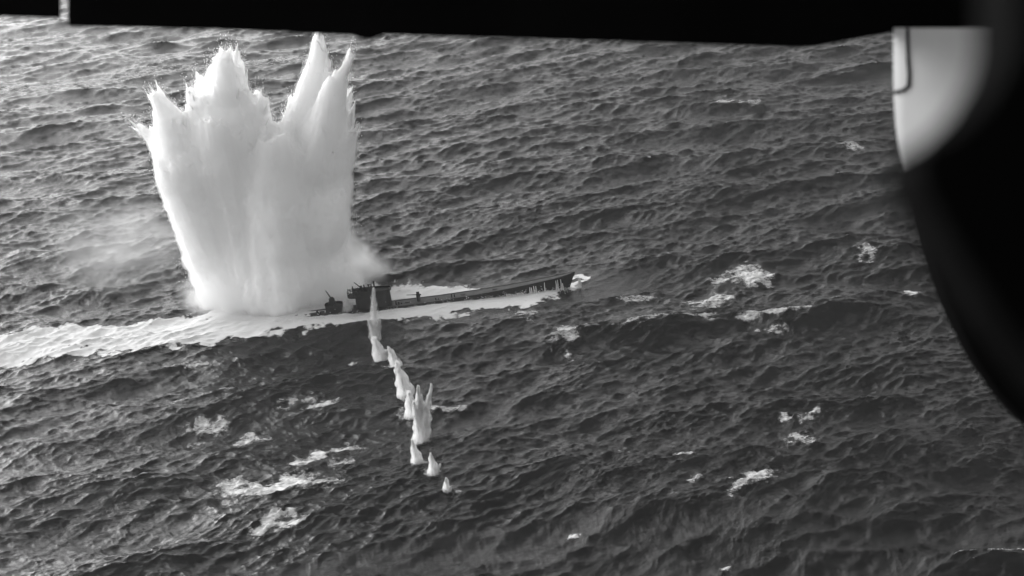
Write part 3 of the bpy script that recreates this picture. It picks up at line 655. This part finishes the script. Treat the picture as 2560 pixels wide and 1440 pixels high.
def aa_gun(x, y, z, s=1.0, ang=2.6, twin=2, name='deck_gun', blab=None):
    g = empty(name, (x, y, z)); g.parent = sub
    b = MB(); b.tube((0, 0, 0), (0, 0, 0.75*s), 0.32*s, 0.2*s, 12); b.build('pedestal', M_GUN, g)
    b = MB(); b.box((0, 0, 0.95*s), (0.7*s, 0.55*s, 0.42*s), taper=0.8); b.box((-0.05*s, 0.42*s, 1.05*s), (0.5*s, 0.06, 0.7*s)); b.box((-0.05*s, -0.42*s, 1.05*s), (0.5*s, 0.06, 0.7*s)); b.build('cradle', M_GUN, g, 0.02)
    for q in range(twin):
        b = MB(); yy = (q-(twin-1)/2)*0.24*s
        dx, dzv = math.cos(ang), math.sin(ang)
        b.tube((0, yy, 1.05*s), (1.0*s*dx, yy, 1.05*s+1.0*s*dzv), 0.085*s, 0.07*s); b.tube((1.0*s*dx, yy, 1.05*s+1.0*s*dzv), (1.9*s*dx, yy, 1.05*s+1.9*s*dzv), 0.055*s, 0.045*s)
        b.tube((-0.5*s*dx, yy, 1.05*s-0.5*s*dzv), (0, yy, 1.05*s), 0.12*s)
        b.build('barrel', M_GUN, g)
    return g
def figure(x, y, z, h=1.3, lean=0.0):          # lookout seen as a tiny dark shape above the bulwark
    b = MB(); b.tube((x, y, z), (x+lean*0.5, y, z+h*0.55), 0.2, 0.25, 8); b.tube((x+lean*0.5, y, z+h*0.55), (x+lean*0.6, y, z+h*0.75), 0.25, 0.1, 8)
    b.tube((x+lean*0.6, y, z+h*0.75), (x+lean*0.65, y, z+h), 0.13, 0.12, 8)
    return b
# aft end of tower: raised gun platform with rail, twin guns on it
px0 = hx(884)
mb = MB(); o3 = oval(px0-0.6, x0+1.6, 1.2, 20); mb.prism(o3, tz+2.5, tz+2.75); mb.build('gun_platform', M_HULL, tower)
mb = MB()
for i, (a, b) in enumerate(zip(o3, o3[1:]+o3[:1])):
    mb.tube((a[0], a[1], tz+3.6), (b[0], b[1], tz+3.6), 0.05, n=5); mb.tube((a[0], a[1], tz+2.7), (a[0], a[1], tz+3.6), 0.04, n=5)
    mb.tube((a[0], a[1], tz+3.15), (b[0], b[1], tz+3.15), 0.035, n=5)
mb.build('railing', M_GUN, tower)
aa_gun(px0+0.9, -0.5, tz+2.75, 0.8, 2.7, 2, 'anti_aircraft_gun'); aa_gun(px0+2.1, 0.3, tz+3.0, 0.9, 2.3, 2, 'anti_aircraft_gun')
for k2, (ax_, ay_) in enumerate(((0.6, 0.5), (1.6, -0.7), (2.7, 0.2), (3.2, -0.6), (3.9, 0.5))):
    fb = figure(px0+ax_, ay_, tz+3.2, 1.15+0.12*(k2 % 3), 0.1*(k2-2)); fb.build('lookout_figure', M_GUN, tower)  # lookouts standing on the tower
# separate lower platform further aft, with its own gun
ax0, ax1 = hx(817), hx(861); az_ = deck_z(ax0)
mb = MB(); o4 = oval(ax0, ax1, 1.15, 24, 0.7); mb.prism(o4, az_-0.4, az_+1.15); band = mb.build('lower_gun_platform', M_HULL, sub)
mb = MB()
for a, b in zip(o4, o4[1:]+o4[:1]):
    mb.tube((a[0], a[1], az_+1.5), (b[0], b[1], az_+1.5), 0.06, n=5)
    mb.box(((a[0]+b[0])/2, (a[1]+b[1])/2, az_+1.3), (math.hypot(b[0]-a[0], b[1]-a[1])*1.02, 0.05, 0.36), math.atan2(b[1]-a[1], b[0]-a[0]))
mb.build('bulwark', M_HULL, band)
aa_gun((ax0+ax1)/2-0.2, 0.1, az_+1.1, 1.15, 2.0, 2, 'anti_aircraft_gun')
mb = MB(); mb.box(((ax0+ax1)/2-0.2, -0.3, az_+2.2), (1.3, 0.1, 1.3), taper=0.8); mb.build('gun_shield', M_GUN, sub, 0.03)
# deck gun forward, bollards, hatches
gx = hx(1049); aa_gun(gx, 0.2, deck_z(gx), 1.15, math.pi-0.08, 1, 'deck_gun')
for bx, hh in ((993, 0.7), (1000, 0.4), (1092, 0.35), (1132, 0.7), (796, 0.45)):
    xx = hx(bx); b = MB(); zz = deck_z(xx)
    b.tube((xx, -0.5, zz), (xx, -0.5, zz+hh), 0.14, 0.11); b.tube((xx, -0.5, zz+hh), (xx, -0.5, zz+hh+0.12), 0.2, 0.2); b.build('bollard', M_GUN, sub)
    b = MB(); b.tube((xx+0.5, -0.5, zz), (xx+0.5, -0.5, zz+hh*0.8), 0.12, 0.1); b.build('bollard', M_GUN, sub)
for bx in (740, 1020, 1160, 1240):
    xx = hx(bx); b = MB(); b.prism([(xx+0.5*math.cos(t*0.5236), 0.35*math.sin(t*0.5236)) for t in range(12)], deck_z(xx), deck_z(xx)+0.12); b.build('hatch', M_HULL, sub)
# water draining from the casing slots
M_STREAM = M_SPRAY
r = np.random.default_rng(5)
for (pa, fr) in [(p_, 0.35+0.2*r.uniform()) for p_ in range(1268, 1312, 5)]+[(1326, 0.8), (1330, 0.75), (1336, 0.85), (1341, 0.8), (1347, 0.3), (1363, 0.95), (1392, 0.9), (1396, 0.92), (1404, 0.9), (1408, 0.55)]:
    xx = hx(pa); zt = np.interp(xx, X, DZ); wv = np.interp(xx, X, WW); hv = np.interp(xx, X, HW)
    b = MB(); pts = []
    for q in np.linspace(0, fr, 6):
        z = q*zt*0.95; t_ = q; yy = -(wv*(1-t_)+hv*t_)-0.10-0.12*(1-t_)
        pts.append((xx+0.02*math.sin(q*9+pa), yy, z))
    for a_, b_ in zip(pts[:-1], pts[1:]): b.tube(a_, b_, 0.16*(1-a_[2]/(zt*1.3)), 0.15*(1-b_[2]/(zt*1.3)), 6)
    b.build('draining_stream', M_STREAM, sub, sm=True)
# droplets torn up along the waterline
n = 9000
u = r.uniform(0, 1, n); xx = X[0]+10+u*(X[-1]-X[0]-11); wv = np.interp(xx, X, WW)
p = np.stack([xx, -(wv+r.exponential(0.5, n)), r.exponential(0.22, n)*(0.4+0.8*np.abs(np.sin(xx*0.9)))], 1)
droplets('waterline_spray', p, r.uniform(0.03, 0.1, n), M_SPRAY, sub, 1.0)

# ---------------------------------------------------------------- the aircraft round the camera: a dark cabin with an open hatch
air = empty('aircraft'); air.matrix_world = CM
tag(air, 'black hatch opening of the aircraft framing the view at top and right', 'aircraft')
D = 1.6; S = D/FPX
def q(px, py, d=D): return ((px-1280)*d/FPX, (720-py)*d/FPX, -d)
def plate(name, px_pts, thick, mat, d=D):
    b = MB(); n = len(px_pts); A = [q(*p, d) for p in px_pts]
    V = A+[(x, y, z-thick) for x, y, z in A]
    b.add(V, [tuple(range(n)), tuple(range(n, 2*n))[::-1]]+[(i, n+i, n+(i+1) % n, (i+1) % n) for i in range(n)])
    return b.build(name, mat, air)
plate('header', [(170, -1500), (170, 62), (172, 64), (540, 72), (880, 87), (905, 95), (925, 97), (945, 90), (960, 85), (1400, 98), (2000, 117), (2045, 114), (2140, 96), (2230, 80), (2350, 70), (2462, 65), (2478, 74), (2492, 68), (2530, 70), (2560, 90), (3600, 90), (3600, -1500)], 0.004, M_BLACK)
plate('header_end', [(-3000, -1500), (-3000, 36), (0, 40), (147, 44), (149, 40), (149, -1500)], 0.004, M_BLACK)
# the rounded rim at the right
out_pts = np.array([(2233, 40), (2234, 78), (2233, 150), (2234, 230), (2240, 330), (2258, 430), (2272, 500), (2295, 600), (2345, 750), (2420, 900), (2500, 1010), (2570, 1075), (2700, 1160), (2900, 1260), (3200, 1360)], float)
vv = np.linspace(70, 1360, 120); uu = np.interp(vv, out_pts[:, 1], out_pts[:, 0])
uu = np.convolve(np.pad(uu, 3, mode='edge'), np.ones(7)/7, 'valid')
RR = np.interp(vv, [40, 200, 330, 450, 520, 1360], [0.16, 0.135, 0.10, 0.035, 0.010, 0.008])
V = []; TN_ = math.tan(math.radians(58)); m_ = 27
for v, u, R_ in zip(vv, uu, RR):
    cxx, cyy, _ = q(u, v); fw = 0.46*R_; rr_ = 0.85*R_
    prof = [(0.35*R_, -0.5*R_), (0.1*R_, -0.2*R_)] + [(fw*k_/6, fw*k_/6*TN_) for k_ in range(7)]
    for t_ in np.radians(np.linspace(36, 90, 17)):
        prof.append((fw+rr_*(math.cos(math.radians(32))-math.cos(t_)), fw*TN_+rr_*(math.sin(t_)-math.sin(math.radians(32)))))
    prof.append((1.2, prof[-1][1]))
    assert len(prof) == m_
    V += [(cxx+x_, cyy*(D-z_)/D, -D+z_) for x_, z_ in prof]
F = [(i*m_+j, i*m_+j+1, (i+1)*m_+j+1, (i+1)*m_+j) for i in range(len(vv)-1) for j in range(m_-1)]

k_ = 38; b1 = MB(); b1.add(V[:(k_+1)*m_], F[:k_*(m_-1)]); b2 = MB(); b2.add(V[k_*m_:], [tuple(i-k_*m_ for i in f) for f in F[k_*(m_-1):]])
rim = b1.build('hatch_rim', M_RIM, air, sm=True); b2.build('lower_rim_shade', M_BLACK, air, sm=True)  # lower part coloured black in place of the shade there
# black plate added near the lens, its blur stands for shade on the rim
plate('shade_plate', [(2548, -400), (2545, 90), (2520, 170), (2465, 260), (2390, 330), (2300, 378), (2300, 460), (2400, 640), (2500, 800), (2700, 1040), (3300, 1500), (3300, -400)], 0.02, M_BLACK, 0.22)
# the little slotted strip at the top of the rim
b = MB()
sp = [(2256, 72), (2257, 150), (2259, 190), (2258, 215), (2250, 226), (2234, 232)]
for a_, c_ in zip(sp[:-1], sp[1:]):
    A_ = q(*a_); C_ = q(*c_)
    def lift(p_): 
        R_ = 0.15; dx_ = max(p_[0]-q(2233, 0)[0], 0.0); t_ = math.acos(max(-1, min(1, 1-dx_/R_))); return (p_[0], p_[1]*(D-dx_*TN_)/D, -D+dx_*TN_+0.002)
    b.tube(lift(A_), lift(C_), 0.0020, n=6)
b.build('seal', M_BLACK, rim)
# unseen dark cabin walls, added to keep skylight off the rim: roof, right, rear, floor, set behind and around the camera
b = MB()
b.box((0.75, 1.05, -0.2), (2.5, 0.05, 2.8)); b.build('roof', M_BLACK, air)
b = MB(); b.box((1.75, 0, -0.2), (0.05, 2.4, 2.8)); b.build('side_wall', M_BLACK, air)
b = MB(); b.box((0.4, 0, 1.2), (3.0, 2.4, 0.05)); b.build('rear_wall', M_BLACK, air)
b = MB(); b.box((0.6, -1.1, 0.35), (2.4, 0.05, 1.7)); b.build('floor_panel', M_BLACK, air)

# ---------------------------------------------------------------- sea haze
def haze():
    m, t, out = new_mat('haze_air'); pv = N(t, 'ShaderNodeVolumePrincipled'); pv.inputs['Color'].default_value = (0.95, 0.95, 0.95, 1)
    pv.inputs['Density'].default_value = HAZE; pv.inputs['Anisotropy'].default_value = 0.3; t.links.new(pv.outputs[0], out.inputs[1])
    b = MB(); b.box((0, 10000, 49), (50000, 50000, 108)); o = b.build('haze', m); tag(o, kind='stuff')
    return o
HAZE = 0.00010
haze()
